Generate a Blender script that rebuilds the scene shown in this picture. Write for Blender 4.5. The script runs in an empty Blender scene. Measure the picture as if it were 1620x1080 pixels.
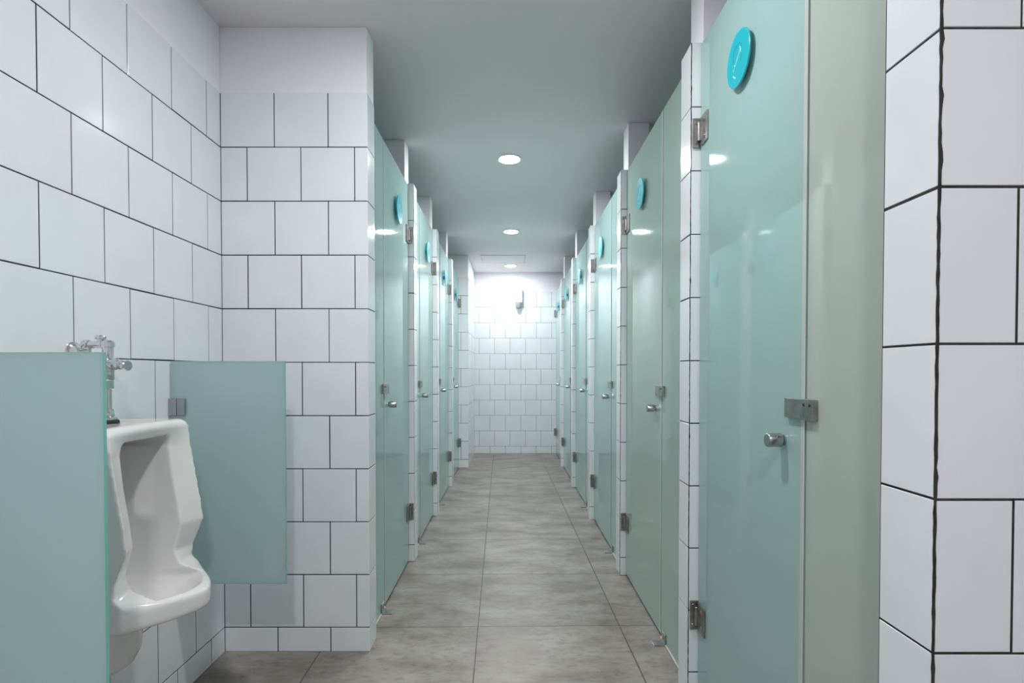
import bpy, bmesh, math, random
from mathutils import Vector, Matrix
random.seed(7)
S = bpy.context.scene
COL = S.collection

# ------------------------------------------------------------------ camera, world, exposure
F_PX, VX, VY = 858.0, 806.0, 588.0           # focal length and vanishing point measured in a 1620 x 1080 frame
H = 1.078                                     # camera height
PITCH = math.radians(0.98)
cam = bpy.data.cameras.new('camera')
cam.sensor_width = 36.0
cam.lens = F_PX / 1620 * 36
cam.shift_x = (810 - VX) / 1620
cam.shift_y = (VY + F_PX * math.tan(PITCH) - 540) / 1620
cam.clip_start = 0.02
camo = bpy.data.objects.new('camera', cam)
COL.objects.link(camo)
camo.location = (0, 0, H)
camo.rotation_euler = (math.pi / 2 - PITCH, 0, 0)
S.camera = camo
w = bpy.data.worlds.new('world'); S.world = w; w.use_nodes = True
w.node_tree.nodes['Background'].inputs[0].default_value = (.8, .9, 1, 1)
w.node_tree.nodes['Background'].inputs[1].default_value = .3
S.view_settings.view_transform = 'Standard'
S.view_settings.look = 'None'
S.view_settings.exposure = 0.2
S.view_settings.gamma = 1.0
S.view_settings.use_curve_mapping = False
LAMP = 390.0                                   # emission of the corridor downlight discs
LAMP_NEAR = 560.0
LAMP_FILL = 325.0  # fill lamp beside the urinal, added for brightness
LAMP_END = 260.0

# ------------------------------------------------------------------ materials
def mat(name):
    m = bpy.data.materials.new(name); m.use_nodes = True
    nt = m.node_tree
    return m, nt, nt.nodes['Principled BSDF'], nt.nodes['Material Output']

def simple(name, col, rough=.5, metal=0.0, coat=0.0, spec=.5):
    m, nt, b, o = mat(name)
    b.inputs['Base Color'].default_value = (*col, 1)
    b.inputs['Roughness'].default_value = rough
    b.inputs['Metallic'].default_value = metal
    b.inputs['Coat Weight'].default_value = coat
    b.inputs['Specular IOR Level'].default_value = spec
    return m

def N(nt, typ, **kw):
    n = nt.nodes.new(typ)
    for k, v in kw.items():
        setattr(n, k, v)
    return n

def ramp(nt, src, stops):
    r = N(nt, 'ShaderNodeValToRGB')
    e = r.color_ramp.elements
    while len(e) < len(stops): e.new(.5)
    for q, (p, c) in zip(e, stops):
        q.position = p; q.color = (*c, 1) if len(c) == 3 else c
    nt.links.new(src, r.inputs[0])
    return r.outputs[0]

def noisy(name, c0, c1, scale, rough, bump=0.0, detail=4, spec=.5):
    m, nt, b, o = mat(name)
    tc = N(nt, 'ShaderNodeTexCoord'); no = N(nt, 'ShaderNodeTexNoise')
    no.inputs['Scale'].default_value = scale; no.inputs['Detail'].default_value = detail
    nt.links.new(tc.outputs['Object'], no.inputs['Vector'])
    nt.links.new(ramp(nt, no.outputs[0], [(.35, c0), (.65, c1)]), b.inputs['Base Color'])
    b.inputs['Roughness'].default_value = rough
    b.inputs['Specular IOR Level'].default_value = spec
    if bump:
        bp = N(nt, 'ShaderNodeBump'); bp.inputs['Strength'].default_value = bump; bp.inputs['Distance'].default_value = .002
        nt.links.new(no.outputs[0], bp.inputs['Height']); nt.links.new(bp.outputs[0], b.inputs['Normal'])
    return m

def tile_material():
    m, nt, b, o = mat('white_glazed_tile')
    tc = N(nt, 'ShaderNodeTexCoord'); no = N(nt, 'ShaderNodeTexNoise')
    no.inputs['Scale'].default_value = 5; no.inputs['Detail'].default_value = 3
    nt.links.new(tc.outputs['Object'], no.inputs['Vector'])
    nt.links.new(ramp(nt, no.outputs[0], [(.3, (.78, .81, .85)), (.7, (.83, .85, .89))]), b.inputs['Base Color'])
    b.inputs['Roughness'].default_value = .12
    b.inputs['Specular IOR Level'].default_value = .5
    n2 = N(nt, 'ShaderNodeTexNoise'); n2.inputs['Scale'].default_value = 9
    nt.links.new(tc.outputs['Object'], n2.inputs['Vector'])
    bp = N(nt, 'ShaderNodeBump'); bp.inputs['Strength'].default_value = .10; bp.inputs['Distance'].default_value = .01
    nt.links.new(n2.outputs[0], bp.inputs['Height']); nt.links.new(bp.outputs[0], b.inputs['Normal'])
    return m

def floor_material():
    m, nt, b, o = mat('grey_concrete_floor_tile')
    L = nt.links.new
    tc = N(nt, 'ShaderNodeTexCoord')
    mp = N(nt, 'ShaderNodeMapping')
    ang = math.radians(-0.9)
    # brick origin: grout lines cross at (-0.133, 2.278)
    mp.vector_type = 'TEXTURE'
    mp.inputs['Location'].default_value = (-0.133 - .6 * 8, 2.278 - .595 * 10 - .07, 0)
    mp.inputs['Location'].default_value = (-0.133, 2.278, 0)
    mp.inputs['Rotation'].default_value = (0, 0, -ang)
    L(tc.outputs['Object'], mp.inputs['Vector'])
    add = N(nt, 'ShaderNodeVectorMath', operation='ADD'); add.inputs[1].default_value = (.6 * 10, .595 * 10, 0)
    L(mp.outputs[0], add.inputs[0])
    br = N(nt, 'ShaderNodeTexBrick'); br.offset = 0; br.squash = 1
    br.inputs['Scale'].default_value = 1
    br.inputs['Brick Width'].default_value = .6; br.inputs['Row Height'].default_value = .595
    br.inputs['Mortar Size'].default_value = .0028; br.inputs['Mortar Smooth'].default_value = .2
    br.inputs['Color1'].default_value = (.0, .0, .0, 1); br.inputs['Color2'].default_value = (1, 1, 1, 1)
    br.inputs['Mortar'].default_value = (.5, .5, .5, 1)
    L(add.outputs[0], br.inputs['Vector'])
    st = N(nt, 'ShaderNodeMapping'); st.inputs['Scale'].default_value = (1, 1.9, 1)
    L(tc.outputs['Object'], st.inputs['Vector'])
    n1 = N(nt, 'ShaderNodeTexNoise'); n1.inputs['Scale'].default_value = 3.4; n1.inputs['Detail'].default_value = 9
    n1.inputs['Roughness'].default_value = .62; n1.inputs['Distortion'].default_value = .15
    L(st.outputs[0], n1.inputs['Vector'])
    n2 = N(nt, 'ShaderNodeTexNoise'); n2.inputs['Scale'].default_value = 22; n2.inputs['Detail'].default_value = 8
    n2.inputs['Roughness'].default_value = .7
    L(st.outputs[0], n2.inputs['Vector'])
    base = ramp(nt, n1.outputs[0], [(.30, (.175, .146, .128)), (.50, (.310, .276, .253)), (.70, (.415, .382, .358))])
    fine = ramp(nt, n2.outputs[0], [(.36, (.58, .55, .53)), (.50, (.94, .94, .94)), (.68, (1.0, 1.0, 1.0))])
    mx = N(nt, 'ShaderNodeMixRGB', blend_type='MULTIPLY'); mx.inputs[0].default_value = .8
    L(base, mx.inputs[1]); L(fine, mx.inputs[2])
    mv = N(nt, 'ShaderNodeMixRGB', blend_type='MULTIPLY'); mv.inputs[0].default_value = .14
    L(mx.outputs[0], mv.inputs[1]); L(br.outputs['Color'], mv.inputs[2])
    mg = N(nt, 'ShaderNodeMixRGB'); L(br.outputs['Fac'], mg.inputs[0]); L(mv.outputs[0], mg.inputs[1])
    mg.inputs[2].default_value = (.065, .06, .055, 1)
    # grime patches with a shape of their own
    n3 = N(nt, 'ShaderNodeTexNoise'); n3.inputs['Scale'].default_value = 1.7; n3.inputs['Detail'].default_value = 10
    n3.inputs['Roughness'].default_value = .75
    L(tc.outputs['Object'], n3.inputs['Vector'])
    gr = ramp(nt, n3.outputs[0], [(.53, (0, 0, 0)), (.64, (1, 1, 1))])
    gm = N(nt, 'ShaderNodeMath', operation='MULTIPLY'); L(gr, gm.inputs[0]); gm.inputs[1].default_value = .55
    md = N(nt, 'ShaderNodeMixRGB'); L(gm.outputs[0], md.inputs[0]); L(mg.outputs[0], md.inputs[1])
    md.inputs[2].default_value = (.19, .165, .145, 1)
    L(md.outputs[0], b.inputs['Base Color'])
    L(ramp(nt, n2.outputs[0], [(.3, (.30, .30, .30)), (.7, (.48, .48, .48))]), b.inputs['Roughness'])
    bp = N(nt, 'ShaderNodeBump'); bp.inputs['Strength'].default_value = .25; bp.inputs['Distance'].default_value = .002
    L(n2.outputs[0], bp.inputs['Height']); L(bp.outputs[0], b.inputs['Normal'])
    return m

def frosted_glass(name, tint, clear=.22, trans=.34):
    m, nt, b, o = mat(name)
    L = nt.links.new
    nt.nodes.remove(b)
    di = N(nt, 'ShaderNodeBsdfDiffuse'); di.inputs['Color'].default_value = (*tint, 1)
    tr = N(nt, 'ShaderNodeBsdfTranslucent'); tr.inputs['Color'].default_value = (*tint, 1)
    tp = N(nt, 'ShaderNodeBsdfTransparent'); tp.inputs['Color'].default_value = (*[min(1, c * 1.1) for c in tint], 1)
    gl = N(nt, 'ShaderNodeBsdfGlossy'); gl.inputs['Roughness'].default_value = .035
    gl.inputs['Color'].default_value = (.92, 1, .98, 1)
    m1 = N(nt, 'ShaderNodeMixShader'); m1.inputs[0].default_value = trans; L(di.outputs[0], m1.inputs[1]); L(tr.outputs[0], m1.inputs[2])
    rf = N(nt, 'ShaderNodeBsdfRefraction'); rf.inputs['Color'].default_value = (*[min(1, c * 1.08) for c in tint], 1)
    rf.inputs['IOR'].default_value = 1.2; rf.inputs['Roughness'].default_value = .32
    ms = N(nt, 'ShaderNodeMixShader'); ms.inputs[0].default_value = .75; L(tp.outputs[0], ms.inputs[1]); L(rf.outputs[0], ms.inputs[2])
    m2 = N(nt, 'ShaderNodeMixShader'); m2.inputs[0].default_value = clear; L(m1.outputs[0], m2.inputs[1]); L(ms.outputs[0], m2.inputs[2])
    fr = N(nt, 'ShaderNodeFresnel'); fr.inputs['IOR'].default_value = 1.45
    m3 = N(nt, 'ShaderNodeMixShader'); L(fr.outputs[0], m3.inputs[0]); L(m2.outputs[0], m3.inputs[1]); L(gl.outputs[0], m3.inputs[2])
    L(m3.outputs[0], o.inputs['Surface'])
    return m

def emitter(name, col, strength):
    m, nt, b, o = mat(name)
    nt.nodes.remove(b)
    e = N(nt, 'ShaderNodeEmission'); e.inputs[0].default_value = (*col, 1); e.inputs[1].default_value = strength
    nt.links.new(e.outputs[0], o.inputs['Surface'])
    return m

M_TILE = tile_material()
M_GROUT = noisy('black_grout', (.012, .013, .014), (.035, .034, .033), 60, .9)
M_PAINT = noisy('white_wall_paint', (.85, .84, .91), (.88, .87, .94), 3, .6, .05)
M_CEIL = noisy('white_ceiling_paint', (.83, .785, .80), (.85, .81, .82), 1.2, .6, .03)
M_FLOOR = floor_material()
M_GLASS = frosted_glass('frosted_teal_glass', (.63, .89, .88))
M_GLASS_G = frosted_glass('frosted_green_glass', (.69, .88, .80))
M_GLASS_B = frosted_glass('frosted_beige_glass', (.79, .87, .80))
M_SCREEN = frosted_glass('frosted_screen_glass', (.74, .90, .91), .04, .62)
M_EDGE = simple('green_glass_edge', (.20, .52, .46), .15)
M_SEAL = frosted_glass('clear_plastic_seal', (.88, .93, .93), .25, .25)
M_STEEL = noisy('brushed_steel', (.30, .29, .28), (.42, .41, .40), 40, .28)
M_STEEL.node_tree.nodes['Principled BSDF'].inputs['Metallic'].default_value = .9
M_CHROME = simple('chrome', (.72, .73, .74), .10, 1.0)
M_KNOB = simple('satin_steel', (.44, .46, .47), .25, 1.0)
M_BLACK = simple('black_rubber', (.02, .02, .02), .6)
M_CYAN = simple('cyan_acrylic', (.0, .44, .54), .3)
M_WHITE = simple('white_plastic', (.85, .87, .88), .35)
M_WHITELINE = simple('white_print', (.62, .88, .92), .4)
M_DARKCYAN = simple('dark_cyan_print', (.0, .27, .36), .4)
M_GREY = simple('smoky_grey_plastic', (.34, .37, .37), .3)
M_CERAMIC = simple('white_vitreous_china', (.78, .77, .77), .10, coat=.3)
M_SILICONE = simple('silicone_bead', (.55, .54, .50), .5)

# ------------------------------------------------------------------ mesh helpers
def box(bm, lo, hi, mi=0, bevel=0.0, seg=2):
    x0, y0, z0 = lo; x1, y1, z1 = hi
    vs = [bm.verts.new(p) for p in ((x0, y0, z0), (x1, y0, z0), (x1, y1, z0), (x0, y1, z0),
                                    (x0, y0, z1), (x1, y0, z1), (x1, y1, z1), (x0, y1, z1))]
    fs = [bm.faces.new([vs[i] for i in q]) for q in ((0, 3, 2, 1), (4, 5, 6, 7), (0, 1, 5, 4), (1, 2, 6, 5), (2, 3, 7, 6), (3, 0, 4, 7))]
    for f in fs: f.material_index = mi
    if bevel:
        ed = list({e for f in fs for e in f.edges})
        r = bmesh.ops.bevel(bm, geom=ed, offset=bevel, segments=seg, affect='EDGES', profile=.5)
        for f in r['faces']: f.material_index = mi
    return fs

def lathe(bm, origin, axis, prof, seg=28, mi=0, smooth=True):
    o = Vector(origin); a = Vector(axis).normalized()
    u = a.orthogonal().normalized(); v = a.cross(u)
    rings = []
    for t, r in prof:
        rings.append([bm.verts.new(o + a * t + (u * math.cos(2 * math.pi * k / seg) + v * math.sin(2 * math.pi * k / seg)) * max(r, 1e-5)) for k in range(seg)])
    for A, B in zip(rings, rings[1:]):
        for k in range(seg):
            f = bm.faces.new((A[k], A[(k + 1) % seg], B[(k + 1) % seg], B[k])); f.smooth = smooth; f.material_index = mi
    f = bm.faces.new(rings[0][::-1]); f.material_index = mi
    f = bm.faces.new(rings[-1]); f.material_index = mi

def rod(bm, p0, p1, r, seg=24, mi=0, b=None):
    p0 = Vector(p0); p1 = Vector(p1); L = (p1 - p0).length
    b = min(r * .25, L * .2) if b is None else b
    lathe(bm, p0, p1 - p0, [(0, r - b), (b, r), (L - b, r), (L, r - b)], seg, mi)

def sphere(bm, c, r, mi=0):
    lathe(bm, Vector(c) - Vector((0, 0, r)), (0, 0, 1), [(r - r * math.cos(math.pi * i / 12), r * math.sin(math.pi * i / 12)) for i in range(13)], 24, mi)

def sharp_by_angle(me, ang=40):
    # keep crisp edges crisp on smooth shaded lathes
    bm = bmesh.new(); bm.from_mesh(me)
    for e in bm.edges:
        if len(e.link_faces) == 2 and e.calc_face_angle(0) > math.radians(ang): e.smooth = False
    bm.to_mesh(me); bm.free()

def obj(name, bm, mats, parent=None, recalc=True):
    if recalc: bmesh.ops.recalc_face_normals(bm, faces=bm.faces)
    me = bpy.data.meshes.new(name); bm.to_mesh(me); bm.free()
    for m in (mats if isinstance(mats, (list, tuple)) else [mats]): me.materials.append(m)
    sharp_by_angle(me)
    o = bpy.data.objects.new(name, me); COL.objects.link(o)
    if parent is not None:
        o.parent = parent
        o.matrix_parent_inverse = Matrix.Translation(parent.location).inverted()
    return o

def struct(name, bm, mats):
    o = obj(name, bm, mats); o['kind'] = 'structure'; return o

def thing(name, loc, label, cat, group=None):
    o = bpy.data.objects.new(name, None); COL.objects.link(o)
    o.location = loc; o.empty_display_size = .1
    o['label'] = label; o['category'] = cat
    if group: o['group'] = group
    return o

# ------------------------------------------------------------------ tiling
T = .2041; Z0 = .094; TOP = Z0 + 10 * T; GAP = .0036; CEIL = 2.383

def tile_face(bm, P, u, L, n, ztop=TOP, off0=0.0, off1=T / 2, mi=0, gap=GAP, zbot=0.0, endgap=.0012, bond=True):
    """Tiles a vertical face: P = start at floor level, u = direction, n = outward normal.
    off0 / off1: where the first vertical joint lies on full and on shifted rows."""
    P = Vector(P); u = Vector(u).normalized(); n = Vector(n).normalized(); z = Vector((0, 0, 1))
    k = -1
    while True:
        za = max(zbot, Z0 + k * T); zb = min(ztop, Z0 + (k + 1) * T)
        if za >= ztop - 1e-4: break
        off = off0 if k % 2 else off1
        joints = [0.0]
        a = off % T if off % T > .012 else off % T + T
        while a < L - .012:
            joints.append(a); a += T
        joints.append(L)
        for i in range(len(joints) - 1):
            j = random.uniform(-.0006, .0006)
            g = gap * random.uniform(.8, 1.2)
            a0 = joints[i] + (g / 2 if i else endgap); a1 = joints[i + 1] - (g / 2 if i < len(joints) - 2 else endgap)
            b0 = za + (g / 2 if za > 0 else .001) + j * .5; b1 = zb - (g / 2 if zb < ztop else .0)
            bv = .0007
            d = [random.uniform(-.00035, .00035) for _ in range(4)]
            base = [P + u * s + z * h for s, h in ((a0, b0), (a1, b0), (a1, b1), (a0, b1))]
            r0 = [bm.verts.new(q - n * .004) for q in base]
            r1 = [bm.verts.new(q - n * bv) for q in base]
            ins = ((bv, bv), (-bv, bv), (-bv, -bv), (bv, -bv))
            r2 = [bm.verts.new(q + u * s + z * h + n * dd) for q, (s, h), dd in zip(base, ins, d)]
            for A, B in ((r0, r1), (r1, r2)):
                for c in range(4):
                    f = bm.faces.new((A[c], A[(c + 1) % 4], B[(c + 1) % 4], B[c])); f.material_index = mi
            f = bm.faces.new(r2); f.material_index = mi
        k += 1

def rough_line(bm, P0, P1, n, wdt, mi, step=.012):
    """Hand smeared grout along a corner: a thin irregular ridge."""
    P0 = Vector(P0); P1 = Vector(P1); n = Vector(n).normalized(); d = (P1 - P0); L = d.length; d.normalize(); s = d.cross(n)
    prev = None
    cnt = int(L / step)
    for i in range(cnt + 1):
        c = P0 + d * (L * i / cnt)
        a = wdt * random.uniform(.55, 1.1); b = wdt * random.uniform(.55, 1.1)
        if random.random() < .04: a *= 1.9
        cur = [bm.verts.new(c + s * a), bm.verts.new(c + n * .0006), bm.verts.new(c - s * b), bm.verts.new(c - n * .003)]
        if prev:
            for q in range(4):
                f = bm.faces.new((prev[q], prev[(q + 1) % 4], cur[(q + 1) % 4], cur[q])); f.material_index = mi
        prev = cur

TM = [M_TILE, M_GROUT, M_PAINT]
IN = .0012   # grout sits this far behind the glaze

def tiled_block(name, lo, hi, faces, ztop=TOP, paint=None, gap=GAP):
    """faces: list of (side, off0, off1), side in '-y +y -x +x'. paint: (lo, hi) boxes of the painted part above."""
    bm = bmesh.new()
    x0, y0 = lo; x1, y1 = hi
    gx0 = x0 + (IN if any(f[0] == '-x' for f in faces) else 0); gx1 = x1 - (IN if any(f[0] == '+x' for f in faces) else 0)
    gy0 = y0 + (IN if any(f[0] == '-y' for f in faces) else 0); gy1 = y1 - (IN if any(f[0] == '+y' for f in faces) else 0)
    box(bm, (gx0, gy0, 0), (gx1, gy1, ztop - .001), 1)
    for side, o0, o1 in faces:
        if side == '-y': tile_face(bm, (x0, y0, 0), (1, 0, 0), x1 - x0, (0, -1, 0), ztop, o0, o1, gap=gap)
        if side == '+y': tile_face(bm, (x0, y1, 0), (1, 0, 0), x1 - x0, (0, 1, 0), ztop, o0, o1, gap=gap)
        if side == '-x': tile_face(bm, (x0, y0, 0), (0, 1, 0), y1 - y0, (-1, 0, 0), ztop, o0, o1, gap=gap)
        if side == '+x': tile_face(bm, (x1, y0, 0), (0, 1, 0), y1 - y0, (1, 0, 0), ztop, o0, o1, gap=gap)
    if paint:
        for a, b in paint: box(bm, a, b, 2, .003)
    # plaster capping on top of the tiled part
    box(bm, (x0 + .001, y0 + .001, ztop - .004), (x1 - .001, y1 - .001, ztop + .0015), 2)
    return bm

# ------------------------------------------------------------------ room
XL, XR = -1.097, 1.75         # urinal wall, back wall of right stalls
YB, YF = -1.9, 7.17           # wall behind the camera, far wall
SX = .585; GX = .620          # right pier face, right glass plane
LX = .539; GLX = .575         # left pier face, left glass plane
XLB = -1.75                   # back wall of left stalls

bm = bmesh.new(); box(bm, (-1.9, -2.0, -.1), (1.95, 7.35, 0)); struct('floor', bm, M_FLOOR)
bm = bmesh.new(); box(bm, (-1.9, -2.0, CEIL), (1.95, 7.35, CEIL + .1)); struct('ceiling', bm, M_CEIL)

# left urinal wall (joints measured from the inner corner back towards the camera)
bm = bmesh.new()
L_ = 2.074 - YB
box(bm, (XLB - .1, YB, 0), (XL - IN, 2.074, TOP - .001), 1)
tile_face(bm, (XL, 2.074, 0), (0, -1, 0), L_, (1, 0, 0), TOP, .093, .190)
box(bm, (XLB - .1, YB, TOP - .003), (XL - .001, 2.074, CEIL), 2)
struct('wall_left', bm, TM)

# stub wall closing the urinal bay, first wall of the left cubicles
bm = bmesh.new()
y0, y1 = 2.074, 2.180
box(bm, (XLB - .1, y0 + IN, 0), (-LX - IN, y1 - IN, TOP - .001), 1)
tile_face(bm, (XL, y0, 0), (1, 0, 0), -LX - XL, (0, -1, 0), TOP, T, T / 2 - .002)
tile_face(bm, (-LX, y0, 0), (0, 1, 0), y1 - y0, (1, 0, 0), TOP, T, T)
tile_face(bm, (XLB, y1, 0), (1, 0, 0), -LX - XLB, (0, 1, 0), TOP, .1, .2)
box(bm, (XLB - .1, y0 + .002, TOP - .003), (-LX - .002, y1 - .002, CEIL), 2, .002)
struct('wall_left_stub', bm, TM)

# far wall
bm = bmesh.new()
box(bm, (-1.9, YF + IN, 0), (1.95, YF + .15, TOP - .001), 1)
tile_face(bm, (-.463 - T * 6, YF, 0), (1, 0, 0), 3.4, (0, -1, 0), TOP, T, .062, gap=.003)
box(bm, (-1.9, YF + .001, TOP - .003), (1.95, YF + .15, CEIL), 2)
struct('wall_far', bm, TM)

# wide block at the far left
bm = tiled_block('wall', (XLB - .1, 6.085), (-.461, YF), [('-y', .08 + .1, .08), ('+x', T, T / 2)], paint=[((XLB - .1, 6.087, TOP), (-.463, YF, CEIL))])
struct('wall_left_far_end', bm, TM)

# near right wall
bm = bmesh.new()
NX, NY0, NY1 = .5586, .709, .815
box(bm, (NX + IN, NY0 + IN, 0), (1.85, NY1 - IN, TOP - .001), 1)
tile_face(bm, (NX, NY0, 0), (1, 0, 0), 1.2, (0, -1, 0), TOP, .104, T + .0, gap=.0036, endgap=.0024)
tile_face(bm, (NX, NY0, 0), (0, 1, 0), NY1 - NY0, (-1, 0, 0), TOP, T, T, gap=.0036, endgap=.0022)
tile_face(bm, (GX + .01, NY1, 0), (1, 0, 0), XR - GX - .01, (0, 1, 0), TOP, .1, .2)
rough_line(bm, (NX + .0006, NY0 + .0006, 0), (NX + .0006, NY0 + .0006, TOP), (-1, -1, 0), .0022, 1)
rough_line(bm, (NX + .001, NY1 - .001, 0), (NX + .001, NY1 - .001, TOP), (-1, .6, 0), .0010, 1)
box(bm, (NX + .002, NY0 + .002, TOP - .003), (1.85, NY1 - .002, CEIL), 2)
struct('wall_right_near', bm, TM)

# outer walls
bm = bmesh.new(); box(bm, (1.76, YB, 0), (1.9, NY0, TOP - .001), 1)
tile_face(bm, (1.757, YB, 0), (0, 1, 0), NY0 - YB, (-1, 0, 0), TOP, .1, .2)
box(bm, (1.758, YB, TOP - .003), (1.9, NY0, CEIL), 2); struct('wall_right', bm, TM)
bm = bmesh.new(); box(bm, (XR + IN, NY1, 0), (1.9, YF, TOP - .001), 1)
tile_face(bm, (XR, NY1, 0), (0, 1, 0), YF - NY1, (-1, 0, 0), TOP, .1, .2)
box(bm, (XR + .001, NY1, TOP - .003), (1.9, YF, CEIL), 2); struct('wall_right_back', bm, TM)
bm = bmesh.new(); box(bm, (XLB - .15, 2.18, 0), (XLB - IN, 6.085, TOP - .001), 1)
tile_face(bm, (XLB, 2.18, 0), (0, 1, 0), 6.085 - 2.18, (1, 0, 0), TOP, .1, .2)
box(bm, (XLB - .15, 2.18, TOP - .003), (XLB - .001, 6.085, CEIL), 2); struct('wall_left_back', bm, TM)
bm = bmesh.new(); box(bm, (-1.3, YB - .1, 0), (1.9, YB - IN, TOP - .001), 1)
tile_face(bm, (XL, YB, 0), (1, 0, 0), 1.757 - XL, (0, 1, 0), TOP, .1, .2)
box(bm, (-1.3, YB - .1, TOP - .003), (1.9, YB - .001, CEIL), 2); struct('wall_back', bm, TM)

# cubicle partitions: tiled pier + wall, with a narrower painted post up to the ceiling
R_P = [(1.762, 1.865), (2.860, 2.962), (3.940, 4.042), (5.045, 5.147), (6.150, 6.252)]
L_P = [(3.070, 3.170), (4.050, 4.150), (5.090, 5.190)]
for i, (a, b) in enumerate(R_P):
    bm = tiled_block('wall', (SX, a), (XR, b), [('-x', T, T), ('-y', .145, .145 - T / 2 + T), ('+y', .145, .247)],
                     paint=[((SX + .038, a + .004, TOP), (.732, b + .018, CEIL))], gap=.0034 if i == 0 else GAP)
    if i < 2:
        rough_line(bm, (SX + .0005, a + .0005, 0), (SX + .0005, a + .0005, TOP), (-1, -1, 0), .0018, 1)
    struct('wall_right_partition', bm, TM)
for a, b in L_P:
    bm = tiled_block('wall', (XLB, a), (-LX, b), [('+x', T, T), ('-y', .19, .09), ('+y', .19, .09)],
                     paint=[((-.700, a + .004, TOP), (-.590, b + .018, CEIL))])
    rough_line(bm, (-LX - .001, a + .001, 0), (-LX - .001, a + .001, TOP), (1, -1, 0), .0009, 1)
    struct('wall_left_partition', bm, TM)

# ------------------------------------------------------------------ frosted glass cubicle fronts
GT = .008   # glass thickness
def pane(bm, xs, y0, y1, z0, z1):
    """vertical sheet in the plane x = xs; broad faces slot 0, the four edges slot 1"""
    fs = box(bm, (xs - GT / 2, y0, z0), (xs + GT / 2, y1, z1))
    bm.normal_update()
    for f in fs: f.material_index = 0 if abs(f.normal.x) > .5 else 1

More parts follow.
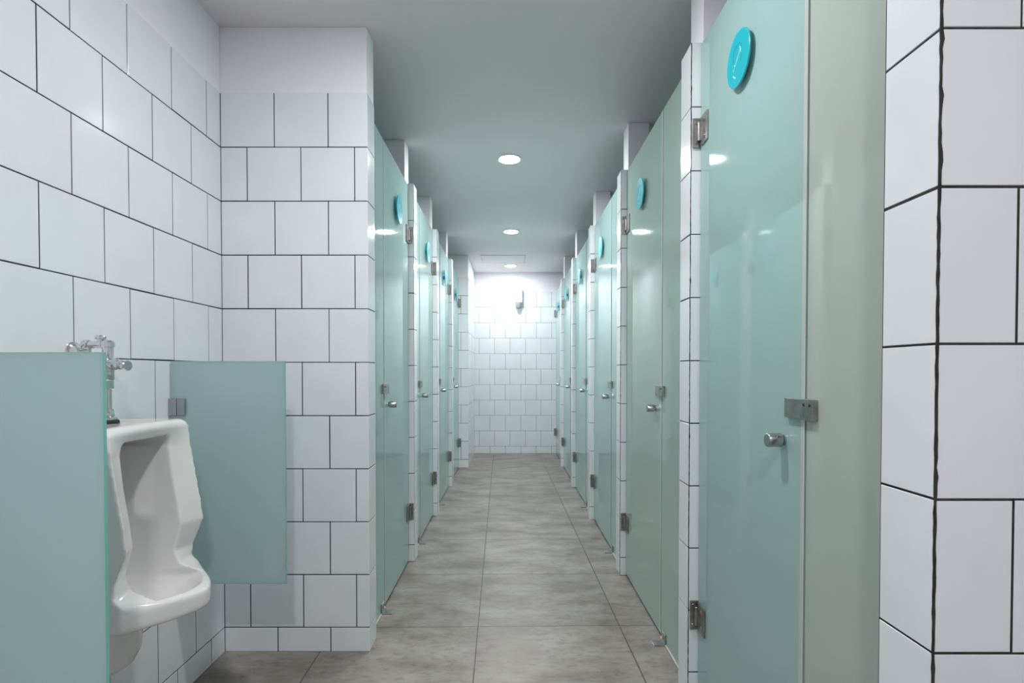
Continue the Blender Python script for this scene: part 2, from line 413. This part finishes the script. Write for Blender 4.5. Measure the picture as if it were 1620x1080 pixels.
def front(s, ya, yseam, yb, ztop, door_label, panel_label, gmat_door, gmat_fix, sign=True, gx=None):
    """s = +1 right side, -1 left side. The fixed panel is nearer, the door hinges on the far pier."""
    gx = (GX if s > 0 else -GLX) if gx is None else gx
    out = -s                       # direction towards the aisle
    grp = 'frosted glass cubicle doors along the ' + ('right' if s > 0 else 'left')
    # fixed panel
    p = thing('glass_side_panel', (gx, (ya + yseam) / 2, 0), panel_label, 'glass panel', grp.replace('doors', 'side panels'))
    bm = bmesh.new(); pane(bm, gx, ya + .001, yseam - .005, .004, ztop); obj('pane', bm, [gmat_fix, M_EDGE], p)
    bm = bmesh.new(); box(bm, (gx - .009, ya + .001, 0), (gx + .009, yseam - .005, .006), 0, .002); obj('silicone_bead', bm, M_SILICONE, p)
    bm = bmesh.new()
    yc = yseam - .055
    x_a, x_b = sorted((gx + out * .052, gx + out * .004))
    box(bm, (x_a, yc - .022, 0), (x_b, yc + .022, .004), 0, .0012)
    x_a, x_b = sorted((gx + out * .004, gx + out * .010))
    box(bm, (x_a, yc - .022, .0), (x_b, yc + .022, .044), 0, .0015)
    x_a, x_b = sorted((gx - out * .004, gx - out * .010))
    box(bm, (x_a, yc - .022, .0), (x_b, yc + .022, .044), 0, .0015)
    lathe(bm, (gx + out * .010, yc, .026), (out, 0, 0), [(0, .007), (.002, .006)], 16)
    obj('floor_clamp', bm, M_STEEL, p)
    # door
    d = thing('cubicle_glass_door', (gx, yb, 0), door_label, 'door', grp)
    d['kind'] = 'thing'
    bm = bmesh.new(); pane(bm, gx, yseam + .004, yb - .006, .012, ztop); obj('pane', bm, [gmat_door, M_EDGE], d)
    bm = bmesh.new()
    box(bm, (gx - .007, yseam + .000, .014), (gx + .007, yseam + .004, ztop - .002), 0, .002)
    box(bm, (gx + out * .0045 - .0005, yseam + .000, .014), (gx + out * .0045 + .0005, yseam + .016, ztop - .002), 0)
    obj('edge_seal', bm, M_SEAL, d)
    for hz in (1.845, .285):
        bm = bmesh.new()
        px0, px1 = sorted((gx + out * .031, gx - out * .022))
        box(bm, (px0, yb - .0065, hz - .047), (px1, yb - .0005, hz + .047), 0, .0015)       # plate on the pier
        for o2 in (out, -out):                                                             # clamp cheeks on the glass
            a_, b_ = sorted((gx + o2 * .0042, gx + o2 * .0105))
            box(bm, (a_, yb - .072, hz - .045), (b_, yb - .014, hz + .045), 0, .0018)
        rod(bm, (gx + out * .013, yb - .013, hz - .030), (gx + out * .013, yb - .013, hz + .030), .0065, 16)
        box(bm, (gx - .012, yb - .020, hz - .012), (gx + .012, yb - .005, hz + .012), 0, .001)
        for zz in (-.026, .026):
            lathe(bm, (gx + out * .0105, yb - .046, hz + zz), (out, 0, 0), [(0, .0075), (.0015, .0065)], 16)
            lathe(bm, (gx + out * .021, yb - .0065, hz + zz * 1.25), (0, -1, 0), [(0, .005), (.0015, .004)], 14)
        obj('hinge', bm, M_STEEL, d)
    bm = bmesh.new()
    ky = yseam + .088
    lathe(bm, (gx + out * .004, ky, .925), (out, 0, 0), [(0, .0125), (.004, .0125), (.0045, .010), (.0065, .010), (.007, .0145), (.008, .0155), (.037, .0155), (.0385, .0145), (.039, .013)], 28)
    lathe(bm, (gx - out * .004, ky, .925), (-out, 0, 0), [(0, .0125), (.004, .0125), (.0045, .010), (.0065, .010), (.007, .0145), (.008, .0155), (.037, .0155), (.0385, .0145), (.039, .013)], 28)
    obj('knob', bm, M_KNOB, d)
    bm = bmesh.new()
    a_, b_ = sorted((gx + out * .0045, gx + out * .013))
    box(bm, (a_, yseam + .002, 1.000 - .0215), (b_, yseam + .070, 1.000 + .0205), 0, .001)
    a_, b_ = sorted((gx - out * .0045, gx - out * .016))
    box(bm, (a_, yseam + .002, 1.000 - .022), (b_, yseam + .040, 1.000 + .022), 0, .001)
    obj('lock_plate', bm, M_STEEL, d)
    bm = bmesh.new()
    a_, b_ = sorted((gx + out * .0045, gx + out * .015))
    box(bm, (a_, yseam - .045, 1.000 - .022), (b_, yseam - .002, 1.000 + .022), 0, .001)
    kp = obj('keeper_plate', bm, M_STEEL, p)
    for yy in (-.034, -.012):
        bm = bmesh.new()
        lathe(bm, (gx + out * .015, yseam + yy, 1.010), (out, 0, 0), [(0, .0035), (.001, .003)], 14)
        obj('screw', bm, M_BLACK, kp)
    if sign:
        yc, zc, R = (yseam + yb) / 2 - .005, 1.90, .070
        bm = bmesh.new()
        lathe(bm, (gx + out * .0045, yc, zc), (out, 0, 0), [(0, .012), (.010, .012), (.0105, R - .002), (.0115, R), (.0150, R), (.0158, R - .001)], 56)
        sg = obj('round_sign', bm, M_CYAN, d)
        # line drawing on the disc
        def strip(bm, pts, wd, lift):
            for (ya_, za_), (yb_, zb_) in zip(pts, pts[1:]):
                A = Vector((0, ya_, za_)); B = Vector((0, yb_, zb_)); dd = (B - A).normalized(); nn = Vector((0, -dd.z, dd.y)) * wd / 2
                x0_, x1_ = gx + out * .0195, gx + out * (.0206 + lift)
                q = []
                for xx in (x0_, x1_):
                    q.append([bm.verts.new(Vector((xx, yc - out * s * 0, zc)) + v) for v in (A - nn, B - nn, B + nn, A + nn)])
                bm.faces.new(q[0][::-1]); bm.faces.new(q[1])
                for k in range(4): bm.faces.new((q[0][k], q[0][(k + 1) % 4], q[1][(k + 1) % 4], q[1][k]))
        bm = bmesh.new()
        strip(bm, [(-.018, .018), (.028, -.020)], .0022, .0001)
        strip(bm, [(-.018, .018), (-.021, .006)], .0022, .0001)
        strip(bm, [(-.018, .018), (-.012, .026)], .0022, .0001)
        strip(bm, [(.016, -.012), (.024, -.004)], .0018, .0001)
        strip(bm, [(.024, -.034), (.020, -.040), (.012, -.042)], .0022, .0001)
        strip(bm, [(.028, -.032), (.024, -.034)], .0030, .0001)
        obj('white_drawing', bm, M_WHITELINE, sg)
        bm = bmesh.new()
        strip(bm, [(.022, .036), (-.012, .036), (-.022, .026), (-.022, -.004), (-.014, -.014)], .0020, .00005)
        strip(bm, [(.022, .036), (.028, .026), (.028, .0), (.022, -.010)], .0020, .00005)
        obj('dark_drawing', bm, M_DARKCYAN, sg)
    return p, d

R_ST = [(.817, 1.127, 1.762), (1.867, 2.190, 2.860), (2.964, 3.280, 3.940), (4.044, 4.365, 5.045), (5.149, 5.470, 6.150), (6.254, 6.560, 7.168)]
L_ST = [(2.182, 2.467, 3.070), (3.172, 3.450, 4.050), (4.152, 4.440, 5.090), (5.192, 5.480, 6.085)]
ORD = ['nearest', 'second', 'third', 'fourth', 'fifth', 'sixth and farthest']
for i, (a, c, b) in enumerate(R_ST):
    front(1, a, c, b, 2.128,
          f'teal frosted glass cubicle door, {ORD[i]} on the right of the aisle' if i else 'large teal frosted glass door nearest the camera on the right, with clear cyan disc',
          f'narrow fixed frosted glass panel before the {ORD[i]} right-hand door' if i else 'beige-green fixed glass panel beside the nearest white tiled corner on the right',
          M_GLASS if i != 1 else M_GLASS_G, M_GLASS_B if i == 0 else (M_GLASS_G if i == 1 else M_GLASS))
for i, (a, c, b) in enumerate(L_ST):
    od = ['nearest', 'second', 'third', 'fourth and farthest'][i]
    front(-1, a, c, b, 2.128,
          f'teal frosted glass cubicle door, {od} on the left of the aisle',
          f'narrow fixed frosted glass panel before the {od} left-hand door', M_GLASS, M_GLASS)

# ------------------------------------------------------------------ urinal screens
def screen(yc, x_out, label, bracket_label):
    t = thing('urinal_screen', (XL, yc, .39), label, 'glass screen', 'frosted glass screens beside the urinal')
    bm = bmesh.new()
    fs = box(bm, (XL + .006, yc - .004, .39), (x_out, yc + .004, 1.1127), 0)
    bm.normal_update()
    for f in fs: f.material_index = 0 if abs(f.normal.y) > .5 else 1
    obj('pane', bm, [M_SCREEN, M_EDGE], t)
    for zc in (.965, .52):
        bm = bmesh.new()
        for sg in (-1, 1):
            a_, b_ = sorted((yc + sg * .0042, yc + sg * .0125))
            box(bm, (XL + .004, a_, zc - .027), (XL + .054, b_, zc + .027), 0, .002)
        box(bm, (XL, yc - .012, zc - .027), (XL + .006, yc + .026, zc + .027), 0, .001)
        box(bm, (XL + .0275, yc - .0132, zc - .027), (XL + .0285, yc - .012, zc + .027), 1)
        obj('bracket', bm, [M_KNOB, M_BLACK], t)
    return t
screen(.960, -.717, 'large frosted glass screen at the left edge of the picture, in front of the urinal', '')
screen(1.752, -.724, 'frosted glass screen with steel bracket behind the urinal, by the tiled corner', '')

# ------------------------------------------------------------------ urinal
UY = 1.365
def loft(bm, levels):
    rings = [[bm.verts.new((XL + .001 + x, UY + y, z)) for x, y in pts] for z, pts in levels]
    n = len(rings[0])
    for A, B in zip(rings, rings[1:]):
        for k in range(n): bm.faces.new((A[k], A[(k + 1) % n], B[(k + 1) % n], B[k]))
    bm.faces.new(rings[0][::-1]); bm.faces.new(rings[-1])

def outer_ring(W, D, b, n=24, p=2.2):
    pts = [(0.0, -W)]
    for i in range(n + 1):
        t = -1 + 2 * i / n
        pts.append((D - b * abs(t) ** p, W * t))
    pts.append((0.0, W))
    return pts

def cavity_ring(Wb, xb, Wm, xm, W, D, b, n=24):
    pts = [(xb, -Wb), (xm, -Wm)]
    for i in range(n + 1):
        t = -1 + 2 * i / n
        pts.append((D - b * abs(t) ** 2.2, W * t))
    return pts + [(xm, Wm), (xb, Wb)]

u = thing('urinal', (XL, UY, .317), 'white ceramic wall-hung urinal with a projecting bowl lip, between two glass screens', 'urinal')
bm = bmesh.new()
W = .155
loft(bm, [(.481, outer_ring(W - .005, .318, .105, p=1.6)), (.484, outer_ring(W, .326, .108, p=1.6)), (.492, outer_ring(W + .001, .329, .108, p=1.6)),
          (.522, outer_ring(W + .001, .330, .108, p=1.6)), (.531, outer_ring(W, .327, .108, p=1.7)), (.537, outer_ring(W, .304, .080, p=1.8)),
          (.548, outer_ring(W, .250, .030)), (.562, outer_ring(W, .204, .000)), (.595, outer_ring(W, .182, -.026)),
          (.667, outer_ring(W + .001, .195, -.043)), (.720, outer_ring(W, .188, -.044)), (.800, outer_ring(W, .174, -.044)),
          (.880, outer_ring(W, .168, -.036)), (.915, outer_ring(W, .180, -.020)),
          (.932, outer_ring(W, .188, -.010)), (.942, outer_ring(W - .003, .184, -.006)), (.948, outer_ring(W - .009, .176, -.004))])
loft(bm, [(.314, outer_ring(.040, .085, .02)), (.319, outer_ring(.050, .108, .03)), (.335, outer_ring(.062, .132, .04)), (.370, outer_ring(.068, .150, .045)),
          (.46, outer_ring(.074, .158, .05)), (.515, outer_ring(.074, .162, .05))])
body = obj('bowl', bm, M_CERAMIC, u)
cb = bmesh.new()
loft(cb, [(.492, cavity_ring(.03, .10, .04, .14, .045, .21, .03)), (.498, cavity_ring(.045, .080, .060, .14, .066, .255, .05)),
          (.512, cavity_ring(.058, .066, .076, .14, .084, .280, .056)), (.526, cavity_ring(.066, .060, .084, .14, .094, .292, .058)),
          (.538, cavity_ring(.070, .058, .088, .14, .098, .305, .050)), (.552, cavity_ring(.072, .056, .090, .14, .094, .48, .0)),
          (.610, cavity_ring(.076, .055, .092, .14, .093, .50, .0)), (.880, cavity_ring(.078, .055, .091, .14, .092, .50, .0)),
          (.884, cavity_ring(.088, .035, .093, .14, .092, .50, .0)), (.902, cavity_ring(.088, .035, .090, .13, .088, .50, .0)),
          (.909, cavity_ring(.082, .045, .082, .13, .078, .50, .0))])
bmesh.ops.recalc_face_normals(cb, faces=cb.faces)
cme = bpy.data.meshes.new('cutter'); cb.to_mesh(cme); cb.free()
cut = bpy.data.objects.new('cutter', cme); COL.objects.link(cut)
r1 = body.modifiers.new('union', 'REMESH'); r1.mode = 'VOXEL'; r1.voxel_size = .005
bo = body.modifiers.new('cavity', 'BOOLEAN'); bo.operation = 'DIFFERENCE'; bo.solver = 'EXACT'; bo.object = cut
r2 = body.modifiers.new('skin', 'REMESH'); r2.mode = 'VOXEL'; r2.voxel_size = .0030; r2.use_smooth_shade = True
sm = body.modifiers.new('round', 'SMOOTH'); sm.factor = .5; sm.iterations = 9
bpy.context.view_layer.update()
dg = bpy.context.evaluated_depsgraph_get()
me = bpy.data.meshes.new_from_object(body.evaluated_get(dg))
body.modifiers.clear(); body.data = me
for p_ in me.polygons: p_.use_smooth = True
bpy.data.objects.remove(cut)

# flush valve above the urinal
VXp = XL + .087
t = thing('flush_valve', (VXp, UY, .948), 'chrome flush valve with side handle above the white urinal', 'flush valve')
ax = (0, 0, 1)
bm = bmesh.new()
lathe(bm, (VXp, UY, 1.055), ax, [(0, .010), (.004, .013), (.020, .013), (.024, .0135), (.034, .015), (.044, .015), (.048, .0125), (.084, .0125), (.086, .0155), (.097, .0155), (.101, .012), (.103, .008)], 32)
rod(bm, (VXp - .018, UY, 1.145), (VXp - .018, UY, 1.163), .0075, 20)
rod(bm, (VXp - .006, UY, 1.163), (VXp - .030, UY, 1.165), .0055, 16)
sphere(bm, (VXp - .018, UY, 1.163), .008)
obj('valve_body', bm, M_CHROME, t)
bm = bmesh.new(); rod(bm, (VXp, UY, .975), (VXp, UY, 1.062), .0075, 24)
rod(bm, (VXp, UY, 1.035), (VXp, UY, 1.056), .0120, 8, b=.001)
obj('flush_pipe', bm, M_CHROME, t)
bm = bmesh.new()
lathe(bm, (VXp, UY, .958), ax, [(0, .018), (.006, .017), (.008, .0125), (.014, .0125), (.016, .0115), (.026, .0105)], 28)
obj('spud_nut', bm, M_CHROME, t)
bm = bmesh.new()
lathe(bm, (VXp, UY, .9445), ax, [(0, .022), (.003, .023), (.010, .023), (.0135, .019)], 28)
obj('rubber_collar', bm, M_BLACK, t)
bm = bmesh.new()
rod(bm, (VXp, UY, 1.146), (XL + .032, UY, 1.146), .0090, 24)
rod(bm, (XL + .040, UY, 1.146), (XL + .026, UY, 1.146), .0130, 8, b=.001)
obj('supply_tube', bm, M_CHROME, t)
bm = bmesh.new()
rod(bm, (XL + .034, UY, 1.118), (XL + .034, UY, 1.156), .0105, 20)
rod(bm, (XL, UY, 1.128), (XL + .034, UY, 1.128), .0105, 20)
lathe(bm, (XL, UY, 1.128), (1, 0, 0), [(0, .026), (.003, .026), (.012, .018), (.014, .012)], 28)
rod(bm, (XL + .034, UY, 1.128), (XL + .034, UY - .030, 1.128), .0085, 16)
rod(bm, (XL + .034, UY - .030, 1.128), (XL + .034, UY - .042, 1.128), .0125, 20)
obj('stop_valve', bm, M_CHROME, t)
bm = bmesh.new()
hd = Vector((.93, -.30, -.10)).normalized(); h0 = Vector((VXp, UY, 1.100))
lathe(bm, h0, hd, [(.010, .013), (.020, .0145), (.028, .0145), (.030, .0100), (.036, .0090), (.038, .0120), (.044, .0120), (.046, .0065), (.054, .0065), (.056, .0125), (.066, .0135), (.068, .0115)], 24)
obj('handle', bm, M_CHROME, t)

# ------------------------------------------------------------------ ceiling fittings
def downlight(x, y, r, strength, label, group='recessed round downlights along the ceiling'):
    t = thing('ceiling_light', (x, y, CEIL), label, 'ceiling light', group)
    bm = bmesh.new()
    lathe(bm, (x, y, CEIL), (0, 0, -1), [(0, r + .016), (.003, r + .016), (.0045, r + .010), (.0045, r + .001), (.002, r + .0005)], 40)
    obj('trim_ring', bm, M_WHITE, t)
    bm = bmesh.new()
    lathe(bm, (x, y, CEIL - .0022), (0, 0, -1), [(0, r), (.0030, r - .001), (.0034, r - .004)], 40)
    obj('diffuser', bm, emitter('lamp_light', (1.0, .995, .98), strength), t)
LR = .062
downlight(.000, 3.350, LR, LAMP, 'bright round ceiling downlight nearest the camera in view, largest of three')
downlight(.015, 5.070, LR, LAMP, 'middle of the three round downlights over the aisle')
downlight(.015, 6.700, LR, LAMP_END, 'farthest round downlight, just before the far white wall')
downlight(-.080, 1.330, LR, LAMP_FILL, 'added fill lamp on the ceiling beside the urinal, unseen above the frame')  # unseen lamp added to brighten the near walls and doors
downlight(.000, -.500, LR, LAMP_NEAR, 'round ceiling downlight just behind the camera')

# access hatch in the ceiling at the far end
bm = bmesh.new()
hx0, hx1, hy0, hy1 = -.326, .18, 6.08, 6.52
for lo, hi in (((hx0, hy0), (hx0 + .006, hy1)), ((hx1 - .006, hy0), (hx1, hy1)), ((hx0, hy0), (hx1, hy0 + .006)), ((hx0, hy1 - .006), (hx1, hy1))):
    box(bm, (lo[0], lo[1], CEIL - .003), (hi[0], hi[1], CEIL + .002), 1)
box(bm, (hx0 + .010, hy0 + .010, CEIL - .003), (hx1 - .010, hy1 - .010, CEIL + .002), 0, .001)
o = obj('access_hatch', bm, [M_CEIL, M_GREY])
o['label'] = 'square ceiling access hatch outline before the farthest downlight'; o['category'] = 'hatch'

# dispenser on the far wall
dx = .125
t = thing('wall_dispenser', (dx, YF, 2.05), 'small white upright dispenser with grey cup high on the far wall', 'dispenser')
bm = bmesh.new(); box(bm, (dx - .042, YF - .085, 1.985), (dx + .042, YF, 2.175), 0, .008, 3); obj('case', bm, M_WHITE, t)
bm = bmesh.new()
lathe(bm, (dx - .008, YF - .048, 1.990), (0, 0, -1), [(0, .044), (.012, .044), (.030, .038), (.072, .031), (.078, .026)], 28)
obj('cup', bm, M_GREY, t)
